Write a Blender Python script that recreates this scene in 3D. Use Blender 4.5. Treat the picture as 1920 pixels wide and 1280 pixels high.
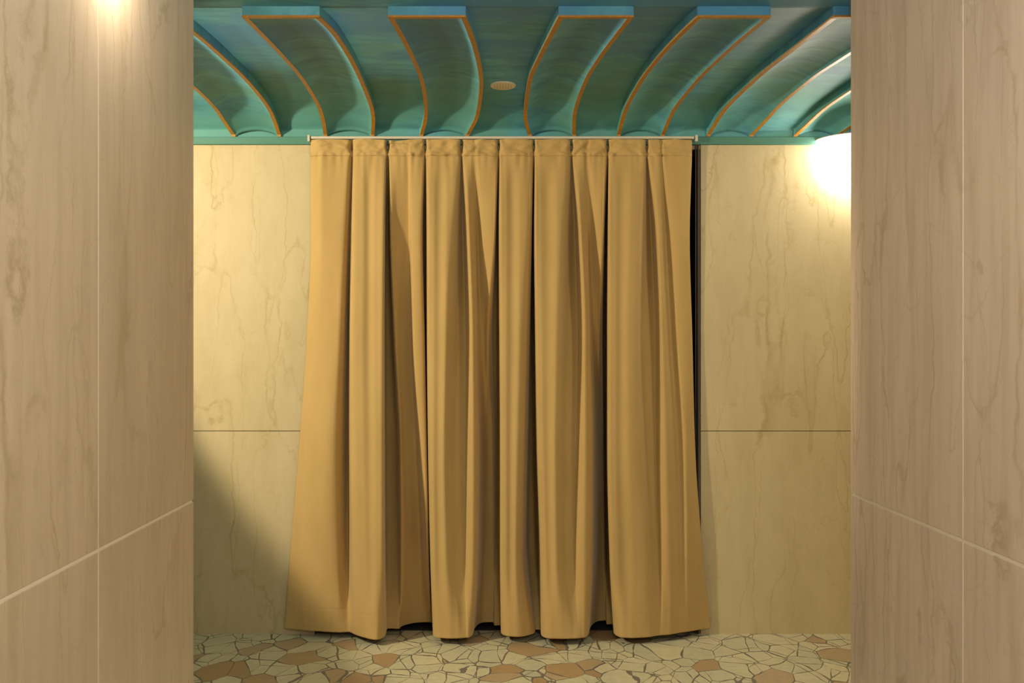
import bpy, bmesh, math, random
from mathutils import Vector, noise
random.seed(4)
S = bpy.context.scene
for o in list(bpy.data.objects): bpy.data.objects.remove(o)

# ------------------------------------------------------------------ camera
EYE = 1.5          # eye height
FPX = 1866.7       # focal length in pixels of the 1920 frame (35 mm lens)
VX, VY = 925.0, 644.0   # vanishing point of the depth lines
WALL = 5.147       # distance of the marble back wall
def X_at(px, dist): return (px - VX) * dist / FPX
cam = bpy.data.cameras.new('camera'); co = bpy.data.objects.new('camera', cam)
S.collection.objects.link(co); S.camera = co
co.location = (0, 0, EYE); co.rotation_euler = (math.pi/2, 0, 0)
cam.sensor_width = 36; cam.lens = 35; cam.clip_start = .02
cam.shift_x = (960 - VX)/1920; cam.shift_y = (VY - 640)/1920

# ------------------------------------------------------------------ world, light, exposure
S.view_settings.view_transform = 'Standard'; S.view_settings.look = 'None'
S.view_settings.gamma = 1; S.view_settings.exposure = 0.0
w = bpy.data.worlds.new('world'); S.world = w; w.use_nodes = True
w.node_tree.nodes['Background'].inputs[0].default_value = (1.0, .9, .78, 1)
w.node_tree.nodes['Background'].inputs[1].default_value = 0.05

def lamp(kind, name, loc, energy, col, aim=None, **kw):
    l = bpy.data.lights.new(name, kind); l.energy = energy; l.color = col
    for k, v in kw.items(): setattr(l, k, v)
    o = bpy.data.objects.new(name, l); S.collection.objects.link(o); o.location = loc
    if aim is not None:
        o.rotation_euler = (Vector(aim) - Vector(loc)).to_track_quat('-Z', 'Y').to_euler()
    return o
WARM = (1.0, .84, .58)
# two unseen globe lamps added as fill, above the frame and behind the viewer
COOL = (1.0, .93, .84)
FILL_GLOBES = ((.32, -1.0, 2.2), (.32, .75, 2.2))
for g, e in zip(FILL_GLOBES, (82, 50)): lamp('POINT', 'globe_light', g, e, COOL, shadow_soft_size=.12)
# spot lamp in the left arm of the corridor, out of sight behind the left wall
SPOT = (-2.90, WALL-1.9, 2.45)
lamp('SPOT', 'corridor_spot_light', SPOT, 390, WARM, aim=(SPOT[0]+.9, SPOT[1]+.4875, SPOT[2]-.2), spot_size=math.radians(66), spot_blend=.18, shadow_soft_size=.07)
# unseen lamp added to throw light up along the ceiling from the left arm
UPL = (-2.7, WALL-.95, 2.12)
lamp('SPOT', 'corridor_uplight', UPL, 34, WARM, aim=(-.6, WALL-1.3, 2.95), spot_size=math.radians(78), spot_blend=.5, shadow_soft_size=.06)
# soft fill lights added in both corridor arms, hidden behind the side walls
lamp('AREA', 'corridor_light_left', (-1.9, 3.5, 2.6), 3, WARM, aim=(-1.2, WALL, 1.6), shape='DISK', size=.35)
lamp('AREA', 'corridor_light_right', (2.1, 3.6, 2.6), 14, WARM, aim=(1.6, WALL, .6), shape='DISK', size=.35)
# small lamp high on the left passage wall
lamp('POINT', 'wall_downlight_bulb', (-.79, 2.22, EYE+.90), 7.5, (1, .86, .74), shadow_soft_size=.03)

# ------------------------------------------------------------------ helpers
def new_mat(name, col=(.5, .5, .5), rough=.6, metal=0, spec=.5):
    m = bpy.data.materials.new(name); m.use_nodes = True
    b = m.node_tree.nodes['Principled BSDF']
    b.inputs['Base Color'].default_value = (*col, 1); b.inputs['Roughness'].default_value = rough
    b.inputs['Metallic'].default_value = metal; b.inputs['Specular IOR Level'].default_value = spec
    return m
class NT:
    def __init__(s, m): s.t = m.node_tree; s.b = s.t.nodes['Principled BSDF']
    def n(s, typ, **kw):
        nd = s.t.nodes.new(typ); ins = kw.pop('ins', {})
        for k, v in kw.items(): setattr(nd, k, v)
        for k, v in ins.items(): s.put(nd.inputs[k], v)
        return nd
    def put(s, sock, v):
        if isinstance(v, bpy.types.NodeSocket): s.t.links.new(v, sock)
        else: sock.default_value = v
    def coord(s, scale=(1, 1, 1), loc=(0, 0, 0)):
        tc = s.n('ShaderNodeTexCoord')
        return s.n('ShaderNodeMapping', ins={'Vector': tc.outputs['Object'], 'Scale': scale, 'Location': loc}).outputs[0]
    def noise(s, vec, scale, detail=4, rough=.5, dist=0):
        return s.n('ShaderNodeTexNoise', ins={'Vector': vec, 'Scale': scale, 'Detail': detail, 'Roughness': rough, 'Distortion': dist})
    def math(s, op, a, b=0., clamp=False):
        nd = s.n('ShaderNodeMath', operation=op, use_clamp=clamp); s.put(nd.inputs[0], a); s.put(nd.inputs[1], b); return nd.outputs[0]
    def ramp(s, fac, stops):
        r = s.n('ShaderNodeValToRGB', ins={'Fac': fac}); e = r.color_ramp.elements
        while len(e) < len(stops): e.new(.5)
        for q, (p, c) in zip(e, stops):
            q.position = p; q.color = (*c, 1) if len(c) == 3 else c
        return r.outputs[0]
    def mix(s, fac, a, b, mode='MIX'):
        nd = s.n('ShaderNodeMix', data_type='RGBA', blend_type=mode)
        s.put(nd.inputs[0], fac)
        for i, v in ((6, a), (7, b)): s.put(nd.inputs[i], (*v, 1) if isinstance(v, tuple) and len(v) == 3 else v)
        return nd.outputs[2]
    def addv(s, a, b):
        nd = s.n('ShaderNodeVectorMath', operation='ADD'); s.put(nd.inputs[0], a); s.put(nd.inputs[1], b); return nd.outputs[0]
    def sclv(s, a, k):
        nd = s.n('ShaderNodeVectorMath', operation='SCALE'); s.put(nd.inputs[0], a); s.put(nd.inputs['Scale'], k); return nd.outputs[0]
    def bump(s, h, strength=.2, dist=.01):
        s.put(s.b.inputs['Normal'], s.n('ShaderNodeBump', ins={'Height': h, 'Strength': strength, 'Distance': dist}).outputs[0])
W3 = lambda v: (v, v, v)

def marble(name, base, dark, vein, squash, vein_amt, streak, rough, seed, vscale=3.2):
    """polished limestone: cloudy tone, streaks, thin wandering veins; squash stretches it vertically"""
    m = new_mat(name, base, rough); t = NT(m)
    v = t.coord((1, 1, squash), (seed, seed*.7, seed*.3))
    cloud = t.noise(v, 2.2, 5, .6).outputs[0]
    col = t.mix(t.ramp(cloud, [(.35, W3(0)), (.68, W3(1))]), base, dark)
    st = t.noise(t.coord((1, 1, .10 if streak > .2 else .3), (seed, 0, 1)), 24, 6, .62, .35).outputs[0]
    col = t.mix(t.math('MULTIPLY', t.ramp(st, [(.42, W3(0)), (.7, W3(1))]), streak), col, vein)
    gr = t.noise(t.coord(), 120, 2, .6).outputs[0]
    col = t.mix(t.math('MULTIPLY', t.ramp(gr, [(.4, W3(0)), (.75, W3(1))]), .22), col, dark)
    # veins : long jagged cracks running upwards, where a stretched noise crosses its middle value
    wob = t.noise(t.coord((1, 1, 1), (seed+3, 0, 0)), 11, 6, .68).outputs[1]
    wob2 = t.noise(t.coord((1, 1, 1), (seed+8, 0, 0)), 2.5, 2, .5).outputs[1]
    tot = None
    for sc, sq, wd, a, w1 in ((vscale, .13, .011, 1., .05), (vscale*1.7, .16, .014, .75, .04), (vscale*1.3, .75, .007, .42, .05)):
        vv = t.addv(t.addv(t.coord((1, 1, sq), (seed+sc, seed*.7, seed*.3)), t.sclv(wob, w1)), t.sclv(wob2, .10))
        n = t.noise(vv, sc, 1., .4).outputs[0]
        d = t.math('ABSOLUTE', t.math('SUBTRACT', n, .5))
        k = t.math('SUBTRACT', 1., t.math('DIVIDE', d, wd), True)
        msk = t.ramp(t.noise(t.coord((1, 1, .5), (seed+sc*2, 0, 0)), 7, 4, .65).outputs[0], [(.38, W3(.12)), (.60, W3(1))])
        k = t.math('MULTIPLY', t.math('MULTIPLY', k, msk), a*vein_amt)
        tot = k if tot is None else t.math('MAXIMUM', tot, k)
    col = t.mix(tot, col, vein)
    t.put(t.b.inputs['Base Color'], col)
    t.put(t.b.inputs['Roughness'], t.ramp(st, [(.2, W3(rough-.06)), (.8, W3(rough+.10))]))
    t.b.inputs['Specular IOR Level'].default_value = .35
    t.bump(gr, .06, .002)
    return m
M_back = marble('yellow_marble', (.60, .49, .285), (.50, .405, .22), (.36, .26, .10), .34, .66, .16, .50, 0., 4.2)
M_pier = marble('beige_marble', (.63, .49, .335), (.53, .42, .275), (.38, .28, .15), .16, .75, .36, .30, 5., 4.0)
M_pier_pink = marble('pink_beige_marble', (.76, .60, .465), (.63, .495, .375), (.44, .32, .20), .16, .85, .42, .30, 9., 4.0)
M_grout = new_mat('pale_joint', (.74, .62, .48), .6)
M_joint = new_mat('dark_joint', (.40, .32, .19), .8)

def paint(name, seed):
    m = new_mat(name, (.1, .3, .25), .62); t = NT(m)
    n = t.noise(t.coord((1, 2.6, 1), (seed, 0, 0)), 4.0, 7, .62, .8).outputs[0]
    col = t.ramp(n, [(.30, (.050, .215, .285)), (.50, (.080, .310, .375)), (.66, (.125, .405, .450)), (.78, (.085, .320, .520))])
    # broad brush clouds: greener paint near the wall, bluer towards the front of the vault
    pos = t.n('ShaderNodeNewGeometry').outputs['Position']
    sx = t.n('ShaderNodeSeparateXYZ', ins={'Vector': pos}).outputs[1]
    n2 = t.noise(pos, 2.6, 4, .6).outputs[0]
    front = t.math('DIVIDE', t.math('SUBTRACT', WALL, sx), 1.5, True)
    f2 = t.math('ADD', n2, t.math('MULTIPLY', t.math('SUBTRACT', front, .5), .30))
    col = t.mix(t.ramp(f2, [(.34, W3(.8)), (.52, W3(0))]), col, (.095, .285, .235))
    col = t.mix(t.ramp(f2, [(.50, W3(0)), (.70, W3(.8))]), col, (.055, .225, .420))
    t.put(t.b.inputs['Base Color'], col)
    fine = t.noise(t.coord((1, 6, 1)), 60, 3).outputs[0]
    t.bump(fine, .06, .002)
    return m
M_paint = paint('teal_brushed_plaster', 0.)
M_trim = new_mat('green_teal_paint', (.070, .215, .165), .6)
M_gold = new_mat('orange_gilt', (.42, .185, .015), .45)
t = NT(M_gold); g = t.noise(t.coord(), 45, 4, .7).outputs[0]
t.put(t.b.inputs['Base Color'], t.ramp(g, [(.3, (.33, .14, .008)), (.6, (.45, .205, .016)), (.8, (.56, .33, .08))]))

# velvet like curtain cloth
M_cloth = new_mat('gold_tan_cloth', (.5,.33,.12), .78, spec=.25)
t = NT(M_cloth); t.b.inputs['Sheen Weight'].default_value = .35; t.b.inputs['Sheen Roughness'].default_value = .45
t.b.inputs['Sheen Tint'].default_value = (1, .86, .62, 1)
wv = t.noise(t.coord(), 420, 2, .6).outputs[0]
cl = t.noise(t.coord((1, 1, .35)), 9, 4, .6).outputs[0]
c = t.ramp(cl, [(.3, (.50, .330, .118)), (.7, (.55, .37, .140))])
t.put(t.b.inputs['Base Color'], t.mix(t.math('MULTIPLY', wv, .3), c, (.40, .25, .08)))
t.bump(wv, .25, .0012)

# crazy paving terrazzo
M_floor = new_mat('crazy_paving_terrazzo', (.5, .5, .4), .38); t = NT(M_floor)
v0 = t.coord((1, .82, 1))
v1 = t.addv(v0, t.sclv(t.noise(v0, 3.5, 1, .4).outputs[1], .13))
ve = t.n('ShaderNodeTexVoronoi', feature='DISTANCE_TO_EDGE', ins={'Vector': v1, 'Scale': 7.4, 'Randomness': 1.})
vc = t.n('ShaderNodeTexVoronoi', feature='F1', ins={'Vector': v1, 'Scale': 7.4, 'Randomness': 1.})
sep = t.n('ShaderNodeSeparateColor', ins={'Color': vc.outputs['Color']})
piece = t.mix(sep.outputs[1], (.66, .61, .39), (.54, .54, .36))
piece = t.mix(t.ramp(sep.outputs[2], [(.0, W3(0)), (1., W3(.5))]), piece, (.72, .62, .42))
rust = t.ramp(sep.outputs[0], [(.835, W3(0)), (.84, W3(1))])
rc = t.mix(sep.outputs[1], (.43, .27, .125), (.50, .38, .23))
piece = t.mix(rust, piece, rc)
cl = t.noise(t.coord(), 22, 5, .65).outputs[0]
piece = t.mix(t.ramp(cl, [(.35, W3(.22)), (.7, W3(0))]), piece, (.28, .22, .12))
jw = t.math('SUBTRACT', t.math('MULTIPLY', t.noise(v0, 11, 3, .6).outputs[0], .095), .027)
jm = t.math('LESS_THAN', ve.outputs[0], jw)
v2 = t.addv(t.coord((1.35, .8, 1), (3.3, 1.7, 0)), t.sclv(t.noise(v0, 3.5, 1, .4).outputs[1], .12))
ve2 = t.n('ShaderNodeTexVoronoi', feature='DISTANCE_TO_EDGE', ins={'Vector': v2, 'Scale': 5.6, 'Randomness': 1.})
cut = t.math('MULTIPLY', t.math('LESS_THAN', ve2.outputs[0], t.math('MULTIPLY', jw, .6)), t.math('LESS_THAN', sep.outputs[0], .72))
jm = t.math('MAXIMUM', jm, cut)
col = t.mix(jm, piece, (.17, .15, .12))
t.put(t.b.inputs['Base Color'], col)
t.bump(t.math('SUBTRACT', 1., jm), .1, .002)

M_dark = new_mat('dark_room_paint', (.012, .010, .012), .9)  # near-black colour in place of the darkness of the inner room
M_metal = new_mat('dark_bronze', (.07, .055, .05), .4, .8)
M_rail = new_mat('cream_enamel', (.62, .56, .44), .4)
M_cream = new_mat('cream_plastic', (.85, .76, .56), .5)
M_hole = new_mat('dark_slot', (.45, .36, .22), .8)
M_glow = new_mat('lit_opal_glass', (.9, .85, .75), .3)
M_glow.node_tree.nodes['Principled BSDF'].inputs['Emission Color'].default_value = (1, .91, .76, 1)
M_glow.node_tree.nodes['Principled BSDF'].inputs['Emission Strength'].default_value = 17
M_glow2 = new_mat('lit_lens', (.9, .85, .75), .3)
M_glow2.node_tree.nodes['Principled BSDF'].inputs['Emission Color'].default_value = (1, .83, .6, 1)
M_glow2.node_tree.nodes['Principled BSDF'].inputs['Emission Strength'].default_value = 4

def link(name, bm, mats, parent=None, smooth=False, kind=None):
    me = bpy.data.meshes.new(name)
    bmesh.ops.recalc_face_normals(bm, faces=bm.faces) if not getattr(bm, 'keep', False) else None
    bm.to_mesh(me); bm.free()
    for m in (mats if isinstance(mats, (list, tuple)) else [mats]): me.materials.append(m)
    if smooth:
        for p in me.polygons: p.use_smooth = True
    o = bpy.data.objects.new(name, me); S.collection.objects.link(o)
    if parent: o.parent = parent
    if kind: o['kind'] = kind
    return o
def tag(o, label, cat, group=None):
    o['label'] = label; o['category'] = cat
    if group: o['group'] = group
    return o
def empty(name, loc):
    o = bpy.data.objects.new(name, None); S.collection.objects.link(o); o.location = loc
    o.empty_display_size = .1
    return o
def box(bm, lo, hi, bev=0, mi=0):
    r = bmesh.ops.create_cube(bm, size=1)
    vs = r['verts']
    for v in vs:
        for i in range(3): v.co[i] = lo[i] if v.co[i] < 0 else hi[i]
    fs = {f for v in vs for f in v.link_faces}
    for f in fs: f.material_index = mi
    if bev:
        es = {e for v in vs for e in v.link_edges}
        r2 = bmesh.ops.bevel(bm, geom=list(es), offset=bev, segments=2, profile=.5, affect='EDGES', material=mi)
def lathe(bm, prof, n=32, mi=0, cx=0, cy=0, cz=0, half=False):
    rings = []
    rng = n+1 if half else n
    for r, z in prof:
        rings.append([bm.verts.new((cx + r*math.cos(a), cy + r*math.sin(a), cz+z)) for a in
                      [(math.pi + math.pi*k/n) if half else 2*math.pi*k/n for k in range(rng)]])
    for a, b in zip(rings, rings[1:]):
        for k in range(n):
            k2 = k+1 if half else (k+1) % n
            try:
                f = bm.faces.new((a[k], a[k2], b[k2], b[k])); f.material_index = mi; f.smooth = True
            except ValueError: pass
def cr(vals, u):
    """Catmull-Rom through vals at integer parameters"""
    n = len(vals); i = max(0, min(n-2, int(math.floor(u)))); f = u - i
    p1, p2 = vals[i], vals[i+1]
    p0 = vals[i-1] if i > 0 else 2*p1-p2
    p3 = vals[i+2] if i+2 < n else 2*p2-p1
    return .5*((2*p1) + (-p0+p2)*f + (2*p0-5*p1+4*p2-p3)*f*f + (-p0+3*p1-3*p2+p3)*f**3)
def pchip(xs, ys, x):
    """monotone cubic"""
    n = len(xs)
    if x <= xs[0]: return ys[0]
    if x >= xs[-1]: return ys[-1]
    d = [(ys[i+1]-ys[i])/(xs[i+1]-xs[i]) for i in range(n-1)]
    m = [d[0]] + [0 if d[i-1]*d[i] <= 0 else 2*d[i-1]*d[i]/(d[i-1]+d[i]) for i in range(1, n-1)] + [d[-1]]
    i = max(k for k in range(n-1) if xs[k] <= x); h = xs[i+1]-xs[i]; f = (x-xs[i])/h
    return (ys[i]*(2*f**3-3*f*f+1) + h*m[i]*(f**3-2*f*f+f) + ys[i+1]*(-2*f**3+3*f*f) + h*m[i+1]*(f**3-f*f))

# ------------------------------------------------------------------ setting
XL, XR = -.8646, 1.0786            # passage walls
YL, YR = 2.872, 3.005              # where they end
JOINT = EYE - .4522                # height of the slab joint
DX0, DX1 = X_at(591, WALL), X_at(1303, WALL)   # doorway
CORN0, CORN1 = 2.526, 2.567        # teal cornice
END = 3.6
bm = bmesh.new(); box(bm, (-END-.2, -3.2, -.1), (END+.2, WALL+1.6, 0)); link('floor', bm, M_floor, kind='structure')

# back wall : slabs with a joint at JOINT on both sides of the doorway
bm = bmesh.new()
def slab(x0, x1, z0, z1): box(bm, (x0, WALL, z0), (x1, WALL+.03, z1), .0022, 0)
for x0, x1 in ((-END, DX0-1.35), (DX0-1.347, DX0), (DX1+.03, DX1+1.35), (DX1+1.353, END)):
    slab(x0, x1, -.02, JOINT-.0015); slab(x0, x1, JOINT+.0015, CORN1+.01)
box(bm, (-END, WALL+.024, -.02), (DX0, WALL+.22, 2.75), 0, 1)
box(bm, (DX1+.022, WALL+.024, -.02), (END, WALL+.22, 2.75), 0, 1)
box(bm, (DX0, WALL+.012, CORN0-.02), (DX1+.03, WALL+.22, 2.75), 0, 0)
link('wall_back', bm, [M_back, M_joint], kind='structure')

# room beyond the doorway, coloured near-black to stand in for its darkness
bm = bmesh.new()
y0, y1 = WALL+.22, WALL+1.5
box(bm, (DX0-.3, y1, 0), (DX1+.3, y1+.05, 2.7)); box(bm, (DX0-.35, y0, 0), (DX0-.3, y1+.05, 2.7)); box(bm, (DX1+.3, y0, 0), (DX1+.35, y1+.05, 2.7))
box(bm, (DX0-.35, y0, 2.62), (DX1+.35, y1+.05, 2.7)); box(bm, (DX0-.35, WALL+.06, .0005), (DX1+.35, y1, .006))
link('wall_inner_room', bm, M_dark, kind='structure')
# door frame : slim dark metal strips on both jambs
bm = bmesh.new()
box(bm, (DX1+.001, WALL-.004, 0), (DX1+.007, WALL+.2, CORN0), .001)
box(bm, (DX1+.012, WALL-.006, 0), (DX1+.020, WALL+.2, CORN0), .001)
box(bm, (DX0-.003, WALL-.002, 0), (DX0+.006, WALL+.2, CORN0), .001)
link('door_1', bm, M_metal, kind='structure')

# passage walls : thick piers clad in slabs
def pier(name, xin, yend, joints, side, zj, mat):
    bm = bmesh.new(); th = .03*side
    ys = [-3.0] + joints + [yend]
    for a, b in zip(ys, ys[1:]):
        for z0, z1 in ((-.02, zj-.0032), (zj+.0032, 2.66)):
            lo = (min(xin, xin+th), a+.002, z0); hi = (max(xin, xin+th), b-(.002 if b != yend else 0), z1)
            box(bm, lo, hi, .0018, 0)
    xo = END*side
    lo = (min(xin+.0012*side, xo), -3.0, -.02); hi = (max(xin+.0012*side, xo), yend-.012, 2.66)
    box(bm, lo, hi, 0, 1)
    for z0, z1 in ((-.02, zj-.0032), (zj+.0032, 2.66)):   # cladding of the end face
        a, b = xin+.0305*side, xo
        box(bm, (min(a, b), yend-.03, z0), (max(a, b), yend, z1), .002, 0)
    link(name, bm, [mat, M_grout], kind='structure')
pier('wall_left', XL, YL, [-1.2, .3, 2.18], -1, JOINT, M_pier)
pier('wall_right', XR, YR, [-1.0, .6, 2.285], 1, JOINT, M_pier_pink)
bm = bmesh.new(); box(bm, (-END-.1, YL-.3, -.02), (-END, WALL+.2, 2.75)); link('wall_left_end', bm, M_back, kind='structure')
bm = bmesh.new(); box(bm, (END, YR-.3, -.02), (END+.1, WALL+.2, 2.75)); link('wall_right_end', bm, M_back, kind='structure')
bm = bmesh.new(); box(bm, (-1.3, -3.2, -.02), (1.6, -3.05, 2.66)); link('wall_front', bm, M_pier, kind='structure')

# vault: s = WALL/distance at knots; height of the rib edge above the eye
SK = [1.0, 1.039, 1.155, 1.278, 1.432, 1.563]
YK = [257, 212, 152, 110, 65, 31]
HK = [(VY-y)/s/362.7 for y, s in zip(YK, SK)]
BK = [.031, .038, .043, .043, .041, .034]
def vault(u, up=0.):
    s = pchip(range(6), SK, u); y = pchip(range(6), YK, u)
    return WALL/s, EYE + (VY-y)/s/362.7 + up*pchip(range(6), BK, u), s
CEIL = vault(5, 1)[1]
bm = bmesh.new()
prof = [(WALL-.012, CORN1-.004)] + [(min(vault(u/10, 1)[0], WALL-.012), vault(u/10, 1)[1]) for u in range(0, 51)]
prof += [(-3.2, CEIL), (-3.2, CEIL+.12), (WALL+.05, CEIL+.25), (WALL+.05, CORN1-.004)]
a = [bm.verts.new((-END-.05, y, z)) for y, z in prof]; b = [bm.verts.new((END+.05, y, z)) for y, z in prof]
for i in range(len(prof)):
    j = (i+1) % len(prof); f = bm.faces.new((a[i], a[j], b[j], b[i])); f.smooth = 1 <= i <= 49
bm.faces.new(a); bm.faces.new(b[::-1])
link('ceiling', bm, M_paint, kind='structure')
bm = bmesh.new(); box(bm, (-END, WALL-.020, CORN0), (END, WALL+.04, CORN1-.001), .003); link('trim_1', bm, M_trim, kind='structure')

# ------------------------------------------------------------------ ceiling ribs
# plan course of the two edges of every rib, in units of 1/362.7 m at the knots
def nrm(pts):
    """edge seen at (x, y) -> plan offset at the six knots"""
    pts = sorted(pts, key=lambda p: p[1]); ys = [p[1] for p in pts]; xs = [p[0] for p in pts]
    return [(pchip(ys, xs, y)-VX)/s for y, s in zip(YK, SK)]
ribs = [
 ([-487.5, -498, -500, -497, -490, -482], [-397, -398, -397, -392.5, -386.5, -383]),
 (nrm([(608.6,258),(599,210),(566.6,152),(534,113),(489,66),(452,29)]), nrm([(701.6,258),(703,223),(696,190.5),(670,129),(641,76),(599,31)])),
 (nrm([(787,257),(796,207),(796,181),(783,139),(763.6,94),(726.5,29)]), nrm([(878,257),(897.6,216),(905.7,174),(905.7,155),(896,94),(873,31)])),
 (nrm([(991,257),(982,212.5),(982.5,184),(991,149),(1018,88.5),(1048,32)]), nrm([(1079,257),(1080,220),(1092,173.5),(1120.6,120),(1152.5,76),(1188,32)])),
 (nrm([(1156,257),(1167,216),(1195,159),(1234,106),(1273,64),(1308,32)]), nrm([(1244,257),(1259,220),(1291,173.5),(1340,122),(1397,71),(1445,32)])),
 (nrm([(1323.6,257),(1351,212.5),(1386,173.5),(1436,131),(1492.5,85),(1563,33)]), nrm([(1409,257),(1436,227),(1471,193),(1514,156),(1556,126),(1598,100),(1654,64),(1704,32)])),
 (nrm([(1486,257),(1503,237),(1523,221),(1554,197),(1580,179),(1598,168),(1652,130),(1726,86),(1811,32)]), nrm([(1568,257),(1597,237),(1640,207),(1690,175),(1775,128),(1850,82),(1946,32)])),
]
rib_labels = [
 'curved teal ceiling rib disappearing behind the left marble wall, its front end hidden',
 'teal ceiling rib with orange edges, the one farthest left whose front end is visible',
 'short looking teal ceiling rib just left of the round ceiling vent',
 'teal ceiling rib just right of the round ceiling vent',
 'slanting teal ceiling rib over the right end of the curtain, second right of the vent',
 'long slanting teal ceiling rib whose front corner touches the right marble wall',
 'rightmost ceiling rib, brightly lit, ending beside the glowing wall lamp',
]
RIM = .017
def make_rib(k, left, right):
    U = [i/8 for i in range(41)]
    root = empty('ceiling_rib', ((left[0]+right[0])/2/362.7, WALL, vault(0)[1]))
    ox, oy, oz = root.location
    bm = bmesh.new(); NF = 12; rows = []
    for u in U:
        d, h, s = vault(u); d = min(d, WALL-.021)
        top = vault(u, 1)[1] + .012
        xl, xr = pchip(range(6), left, u)/362.7, pchip(range(6), right, u)/362.7
        sag = pchip([0, .8, 3, 4.6, 5], [.025, .031, .031, .022, .0], u)
        sec = [(xl, top), (xl, h), (xl+RIM, h), (xl+RIM+.001, h+.003 if sag > .004 else h)]
        a, b = xl+RIM, xr-RIM
        for q in range(1, NF):
            f = q/NF; prf = (1-abs(2*f-1)**2.0)
            sec.append((a+(b-a)*f, h+.003*(sag > .004)+sag*prf))
        sec += [(b-.001, h+.003 if sag > .004 else h), (b, h), (xr, h), (xr, top)]
        rows.append([bm.verts.new((x-ox, d-oy, z-oz)) for x, z in sec])
    for r1, r2 in zip(rows, rows[1:]):
        for i in range(len(r1)-1):
            f = bm.faces.new((r1[i], r2[i], r2[i+1], r1[i+1])); f.smooth = 2 < i < len(r1)-4
        bm.faces.new((r1[-1], r2[-1], r2[0], r1[0]))
    bm.faces.new(rows[0][::-1]); bm.faces.new(rows[-1])
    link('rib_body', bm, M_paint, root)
    # orange painted bands on the lower edges
    for edge, sg in ((left, 1), (right, -1)):
        bm = bmesh.new(); rows = []
        for u in U:
            d, h, s = vault(u); d = min(d, WALL-.022)
            x = pchip(range(6), edge, u)/362.7; j = .0012*noise.noise(Vector((u*5, k*9., sg)))
            x0, x1 = x - .0015*sg, x + (RIM+j)*sg
            rows.append([bm.verts.new((p-ox, d-oy, q-oz)) for p, q in ((x0, h+.004), (x0, h-.0018), (x1, h-.0018), (x1, h+.004))])
        for r1, r2 in zip(rows, rows[1:]):
            for i in range(4): bm.faces.new((r1[i], r2[i], r2[(i+1) % 4], r1[(i+1) % 4]))
        bm.faces.new(rows[0][::-1]); bm.faces.new(rows[-1])
        link('gilt_edge', bm, M_gold, root)['label'] = 'orange painted edge'
    d, h, s = vault(5)
    bm = bmesh.new(); box(bm, (left[5]/362.7-ox, d-.002-oy, h-.002-oz), (right[5]/362.7-ox, d+.015-oy, h+.004-oz)); link('gilt_edge', bm, M_gold, root)['label'] = 'orange painted edge'
    tag(root, rib_labels[k], 'ceiling rib', 'curved ribs of the teal ceiling')
for k, (l, r) in enumerate(ribs): make_rib(k, l, r)

# ------------------------------------------------------------------ round vent on the ceiling
uv_ = min((abs(vault(u/100, 1)[1]-EYE - (VY-159)/FPX*vault(u/100, 1)[0]), u/100) for u in range(501))[1]
vd, vz, _ = vault(uv_, 1); vd2, vz2, _ = vault(uv_+.1, 1)
vent = empty('ceiling_vent', (X_at(943, vd), vd, vz+.001)); vent.rotation_euler = (-math.atan2(vz2-vz, vd-vd2), 0, 0)
bm = bmesh.new(); R = .0605
lathe(bm, [(0.0001, -.007), (R*.80, -.007), (R*.86, -.0055), (R*.93, -.0085), (R, -.004), (R, .004)], 40)
link('vent_plate', bm, M_cream, vent, True)
bm = bmesh.new()
for i in range(-3, 4):
    for j in range(-2, 3):
        if math.hypot(i*.013, j*.016) < R*.72: box(bm, (i*.013-.003, j*.016-.003, -.0074), (i*.013+.003, j*.016+.003, -.0066))
link('vent_slots', bm, M_hole, vent)
tag(vent, 'small round cream vent plate on the teal ceiling between the middle ribs', 'vent')

# ------------------------------------------------------------------ curtain rail
rail = empty('curtain_rail', (0, WALL-.04, 2.549))
bm = bmesh.new(); box(bm, (X_at(584, WALL-.04), -.012, -.001), (X_at(1301, WALL-.04), .012, .012), .002)
box(bm, (X_at(584, WALL-.04), .010, .003), (X_at(1301, WALL-.04), .022, .014), .001); link('rail_bar', bm, M_rail, rail)
for px in (584, 1301):
    x = X_at(px, WALL-.04)
    x += math.copysign(.012, px-900)
    bm = bmesh.new(); box(bm, (x-.006, -.015, -.014), (x+.006, .016, .019), .002); link('end_cap', bm, M_rail, rail)
tag(rail, 'thin cream curtain rail along the bottom of the teal ceiling', 'curtain rail')

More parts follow.
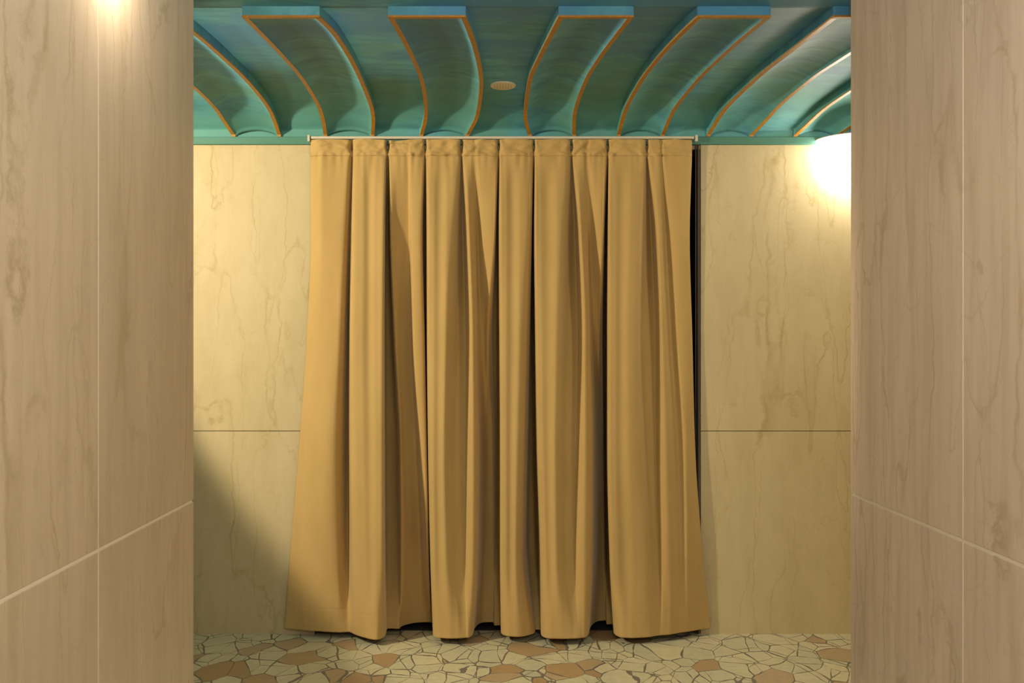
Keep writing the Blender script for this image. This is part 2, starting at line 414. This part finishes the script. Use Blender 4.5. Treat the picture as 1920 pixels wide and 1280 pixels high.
# ------------------------------------------------------------------ curtain
# every line: course of one fold feature at six heights (horizontal position, cm in front of the wall)
F = [
((583,583,575,561,545,533),(4,3,3,2,2,2)),
((592,592,586,576,562,552),(5,6,6,5,4.5,4)),
((603,604,600,590,580,575),(6,8,8,7,7,6)),
((630,630,625,615,607,607),(5.5,8,9,10,9,8)),
((652,647,640,634,632,636),(5.5,7,8,8,8,9.5)),
((661,657,654,652,652,655),(2,0,-5,-5,0,9)),
((663,660.5,657,658,662,668),(5,9,13,14,15,14)),
((680,680,678,680,684,690),(6,10,15,17,18,20)),
((705,704,704,706,706,706),(6,10,15,18,20,22)),
((723,721,720,720,720,722),(5.5,9,13,15,17,15)),
((727,726,726,728,732,736),(0,-5,-6,-5,-3,3)),
((730,732,740,750,752,752),(4.5,6,4,1,-1,-1)),
((745,745,752,760,768,772),(5.5,4,2,-1,-5,-7)),
((764,767,771,780,788,792),(5,2,-1,-4,-9,-9)),
((771,772,776,789,799,804),(5.5,5.5,6,4,0,-9)),
((788,786,790,797,802,806),(5.5,6,6.5,5,1,-9)),
((795,791.5,796,800,804,808),(4.5,3,3,2,-1,-9)),
((797,796,798.5,801,805,809.5),(0,-6,-6,-4,-4,-8)),
((799.5,800.5,801,803,807,812),(5,8,11,12,13,12)),
((812,812,812,812,814,818),(6,11,15,17,18,18)),
((840,838,835,832,835,845),(6,11,16,18,19,20)),
((858,852,846,842,846,862),(6,9,12,14.5,16.5,19.5)),
((863,860,858,853,856,869),(4.5,2,6,10,13.5,19)),
((865,868,873,872,871,874),(0,-4,3,8,12,18.5)),
((867.5,875,880,879,877,878),(4.5,5.5,8,11.5,14,18.5)),
((873,880,887,888,887,882),(5.5,7.5,9.5,13,15,17)),
((882,887,894,896,894,886),(5.5,5,5,9,11,13)),
((890,895,900,901,899,890),(5,1,-1,-1,0,2)),
((898,907,908,908,905,900),(5.5,4,-2,-8,-11,-7)),
((925,924,914,915,915,912),(5.5,5,0,-11,-14,-9)),
((933,928.5,920,925,926,925),(4.5,3,-4,-12,-15,-9)),
((935,932,932,934,934,934),(0,-6,-7,-7,-6,-3)),
((937,936,937,938,938,940),(5,8,10,12,13,10)),
((948,948,948,948,948,950),(6,10,14,16,17,15.5)),
((975,975,973,969,967,973),(6,10,14,16,17,17)),
((993,990,985,981,977,991),(5.5,9,11,12,12,14)),
((999,996.5,992,988,984,1002),(4.5,4,4,2,3,10)),
((1000.8,999,998,998,999,1008),(0,-6,-7,-7,-4,5)),
((1003,1002,1004,1007,1013,1015),(5,8,10,12,13,13)),
((1012,1012,1014,1017,1022,1025),(6,11,15,17,18,19)),
((1045,1045,1042,1040,1042,1050),(6,11,16,18,19.5,20.5)),
((1062,1058,1054,1050,1052,1070),(6,9,13,15,17,20.5)),
((1069,1064,1062,1060,1060,1080),(4.5,3,7,10,14,20)),
((1071,1078,1082,1080,1075,1086),(0,-4,3,8,12.5,19.5)),
((1073.5,1085,1090,1087,1081,1090),(4.5,5.5,8,11.5,14,19)),
((1080,1090,1098,1098,1096,1097),(5.5,7.5,9.5,14,15.5,18)),
((1092,1097,1107,1111,1109,1103),(5.5,5,5,9,11,13)),
((1102,1106,1112,1116,1114,1107),(5,1,-2,-3,-3,0)),
((1108,1121,1120,1122,1120,1118),(5.5,4,-4,-13,-18,-10)),
((1130,1129,1124,1128,1128,1130),(5.5,5,-4,-20,-24,-12)),
((1137,1132,1128,1131,1133,1136),(4.5,2,-10,-24,-26,-12)),
((1139.3,1136.5,1134,1134,1138,1143),(0,-6,-8,-9,-8,-5)),
((1141.5,1140,1139,1139,1143,1151),(5,8,10,12,13,10)),
((1152,1152,1152,1152,1156,1165),(6,11,14,16,18,18)),
((1185,1182,1178,1180,1188,1190),(6,11,14,16,17,19)),
((1203,1201,1197,1205,1214,1215),(6,9,12,13,15,17.5)),
((1210.5,1206,1203,1212,1222,1225),(4.5,5,5,7,11,16)),
((1212.5,1221,1228,1229,1234,1236),(0,-4,1,5,9,14.5)),
((1215,1230,1236,1236,1240,1244),(4.5,5,6,8,11,14)),
((1225,1236,1243,1248,1252,1256),(5.5,7,8,10,12,13)),
((1236,1242,1250,1259,1265,1268),(5.5,5,6,8,10,11)),
((1240,1248,1258,1270,1276,1278),(4.5,2,2,4,7,9.5)),
((1246,1260,1272,1284,1288,1288),(5.5,5,5,6,8,8.5)),
((1275,1275,1284,1293,1300,1310),(6,6,5,5,5,5)),
((1297,1293,1298,1303,1317,1332),(4,4,3,3,2.5,2)),
]
LV = [296, 440, 640, 840, 1040, 1185]
SLIT = [i for i, f in enumerate(F) if f[1][0] == 0]
DEEP = [i for i in SLIT if F[i][1][2] < -5]
BOX = [i for i, f in enumerate(F[:-1]) if f[1][1] == 11 and F[i+1][1][1] == 11 or f[0][0] in (680, 948)]
def cloth_z(y): return 2.544 - (y-262)*(2.544-.035)/(1185-262)
def fbm(x, y, z=0.): return noise.fractal(Vector((x, y, z)), 1., 2., 3)
def cloth_row(y, sub=8):
    """plan course of the cloth at picture height y"""
    cx, cd, IDX = [], [], []
    for i, (fx, fd) in enumerate(F):
        x = pchip(LV, fx, y); d = pchip(LV, fd, y)
        if i in DEEP: d -= {727: 14, 797: 14, 935: 13, 1000.8: 24, 1139.3: 26}[fx[0]]*pchip([300, 400, 1040, 1165], [0, 1, 1, 0], y)
        if y < 296:
            if i in SLIT:            # the pleats gape a little, then pinch at the seam
                d = pchip([258, 272, 288, 296], [1, -5, 4.0, 1.5], y)
            elif i-1 in SLIT or i+1 in SLIT:
                d -= 0
                k = pchip([260, 275, 290, 296], [0, 1., 0., 0.], y)*1.4
                x += k if i-1 in SLIT else -k
        if i in DEEP:                # a deep pleat has a floor between two steep sides
            xa, xb = pchip(LV, F[i-1][0], y), pchip(LV, F[i+1][0], y)
            kk = .72 if y > 296 else .35
            cx.append(x+(xa-x)*kk); cd.append(d); cx.append(x+(xb-x)*kk); cd.append(d)
            IDX.extend([i, i])
            continue
        cx.append(x); cd.append(d); IDX.append(i)
    if y < 296: cd[5] = 4.2 if y < 262 else pchip([262, 276, 289, 296], [3, .5, 4.2, 2], y)
    out = []
    n = len(cx)
    for j in range((n-1)*sub+1):
        u = j/sub; i = min(n-2, int(u)); f = u-i
        x = pchip([0, 1, 2, 3], [cx[max(i-1, 0)]-(.01 if i == 0 else 0), cx[i], cx[i+1], cx[min(i+2, n-1)]+(.01 if i+2 > n-1 else 0)], 1+f)
        d = cr(cd, u)*.55 + pchip([0, 1, 2, 3], [cd[max(i-1, 0)], cd[i], cd[i+1], cd[min(i+2, n-1)]], 1+f)*.45
        z = cloth_z(y)
        if IDX[i] in BOX: d -= 1.1*math.sin(math.pi*f)**2*pchip([296, 360, 1050, 1150], [0, 1, 1, 0], y)
        # wrinkles : header, puckers below its seam, puckers above the hem, broad sag
        a = 0.
        if y < 294: a += 1.0*fbm(x*.035+y*.03, y*.05-x*.02) + 1.6*max(0, noise.noise(Vector((x*.05+y*.055, y*.01, 3.))))
        if y >= 288: a += .8*math.exp(-(y-292)/26 if y > 292 else 0)*noise.noise(Vector((x*.13, y*.012, 7.)))
        a -= .32*math.exp(-((y-293)/1.7)**2)
        if y > 1080: a += .28*min(1, (y-1080)/70)*noise.noise(Vector((x*.11, y*.008, 2.)))
        a -= .12*math.exp(-((y-1143)/1.2)**2)
        a += .30*noise.noise(Vector((x*.022, y*.0045, 11.)))
        d += a
        if x < 606 or x > 1290: d = max(d, 1.2)
        if y < 262.5 + 6: z += .0025*noise.noise(Vector((x*.03, 0, 5))) - (.007*math.exp(-((x-744)/22)**2))
        dist = WALL - d/100
        if y > 1180: z += .0012*noise.noise(Vector((x*.3, 1., 1.)))
        out.append((X_at(x, dist), dist, z))
    return out
def cloth_mesh(name, ys, parent, shift=0.):
    bm = bmesh.new(); bm.keep = True if False else None
    rows = []
    for y in ys: rows.append([bm.verts.new((a, b-WALL-shift, c)) for a, b, c in cloth_row(y)])
    for r1, r2 in zip(rows, rows[1:]):
        for i in range(len(r1)-1): bm.faces.new((r1[i], r2[i], r2[i+1], r1[i+1]))
    return bm
def cloth_obj(name, ys, parent, shift=0.):
    me = bpy.data.meshes.new(name); verts, faces = [], []
    for y in ys: verts += [(a, b-WALL-shift, c) for a, b, c in cloth_row(y)]
    n = len(verts)//len(ys)
    for r in range(len(ys)-1):
        for i in range(n-1): faces.append((r*n+i, (r+1)*n+i, (r+1)*n+i+1, r*n+i+1))
    me.from_pydata(verts, [], faces); me.materials.append(M_cloth)
    for p in me.polygons: p.use_smooth = True
    o = bpy.data.objects.new(name, me); S.collection.objects.link(o); o.parent = parent
    md = o.modifiers.new('thickness', 'SOLIDIFY'); md.thickness = .0022; md.offset = 0
    return o
cur = empty('curtain', (0, WALL, 0))
cloth_obj('header_band', [262 + 31*i/20 for i in range(21)], cur, .0012)
ys = [292.5 + 1.6*i for i in range(20)]
ys += [ys[-1] + (1130-ys[-1])*i/110 for i in range(1, 111)]
ys += [1130 + 55*i/26 for i in range(1, 27)]
cloth_obj('curtain_cloth', ys, cur)
tag(cur, 'floor length golden tan pleated curtain hanging closed across the doorway', 'curtain')

# ------------------------------------------------------------------ lamps
def sconce(x, z, label):
    r = empty('wall_sconce', (x, WALL, z))
    bm = bmesh.new(); box(bm, (-.07, -.02, -.10), (.07, -.0005, .08), .004); link('backplate', bm, M_rail, r)
    bm = bmesh.new()
    lathe(bm, [(.001, .0705), (.207, .0705), (.207, .0745), (.001, .0745)], 28, cy=-.012, half=True, mi=1)  # opaque cap added to keep the shade's light off the ceiling
    lathe(bm, [(.002, -.185), (.07, -.18), (.135, -.158), (.178, -.11), (.198, -.03), (.204, .07), (.199, .07), (.193, -.03), (.173, -.106), (.131, -.152), (.07, -.174), (.002, -.179)], 28, cy=-.012, half=True)
    link('glass_shade', bm, [M_glow, M_rail], r, True)
    return tag(r, label, 'wall lamp')
sconce(X_at(1602, WALL), EYE+.975, 'glowing white wall lamp half hidden behind the right marble wall')
# the small spot lamp high on the left passage wall and its housing
r = empty('spotlight', (SPOT[0], SPOT[1], CEIL))
bm = bmesh.new(); lathe(bm, [(.001, 0.12), (.05, .12), (.055, .03), (.05, .03), (.045, .1), (.001, .1)], 24, cz=-.14); link('lamp_housing', bm, M_metal, r, True)
bm = bmesh.new(); box(bm, (-.008, -.008, -.02), (.008, .008, .16)); link('stem', bm, M_metal, r)
tag(r, 'small dark ceiling spotlight in the corridor behind the left marble wall', 'lamp')

for k, g in enumerate(FILL_GLOBES):  # unseen fittings added for the fill globes
    r = empty('globe_lamp', g)
    bm = bmesh.new(); lathe(bm, [(.045, .118), (.05, .14), (.05, .17), (.012, .18), (.012, .46), (.06, .47), (.06, .48), (.001, .48)], 24); link('hanging_fitting', bm, M_rail, r, True)
    tag(r, ['globe lamp fitting hanging from the passage ceiling behind the viewer', 'globe lamp fitting hanging between the two marble walls above the frame'][k], 'ceiling lamp')

r = empty('uplight', UPL)  # unseen stand lamp added to carry the ceiling fill
bm = bmesh.new(); lathe(bm, [(.001, -.10), (.06, -.10), (.10, -.02), (.095, -.02), (.055, -.09), (.001, -.09)], 28); link('bowl', bm, M_metal, r, True)
bm = bmesh.new(); lathe(bm, [(.012, -.10), (.012, -UPL[2]+.03), (.14, -UPL[2]+.02), (.14, -UPL[2]+.001), (.001, -UPL[2]+.001)], 28); link('stand', bm, M_metal, r, True)
tag(r, 'dark standing uplight lamp in the corridor behind the left marble wall', 'lamp')
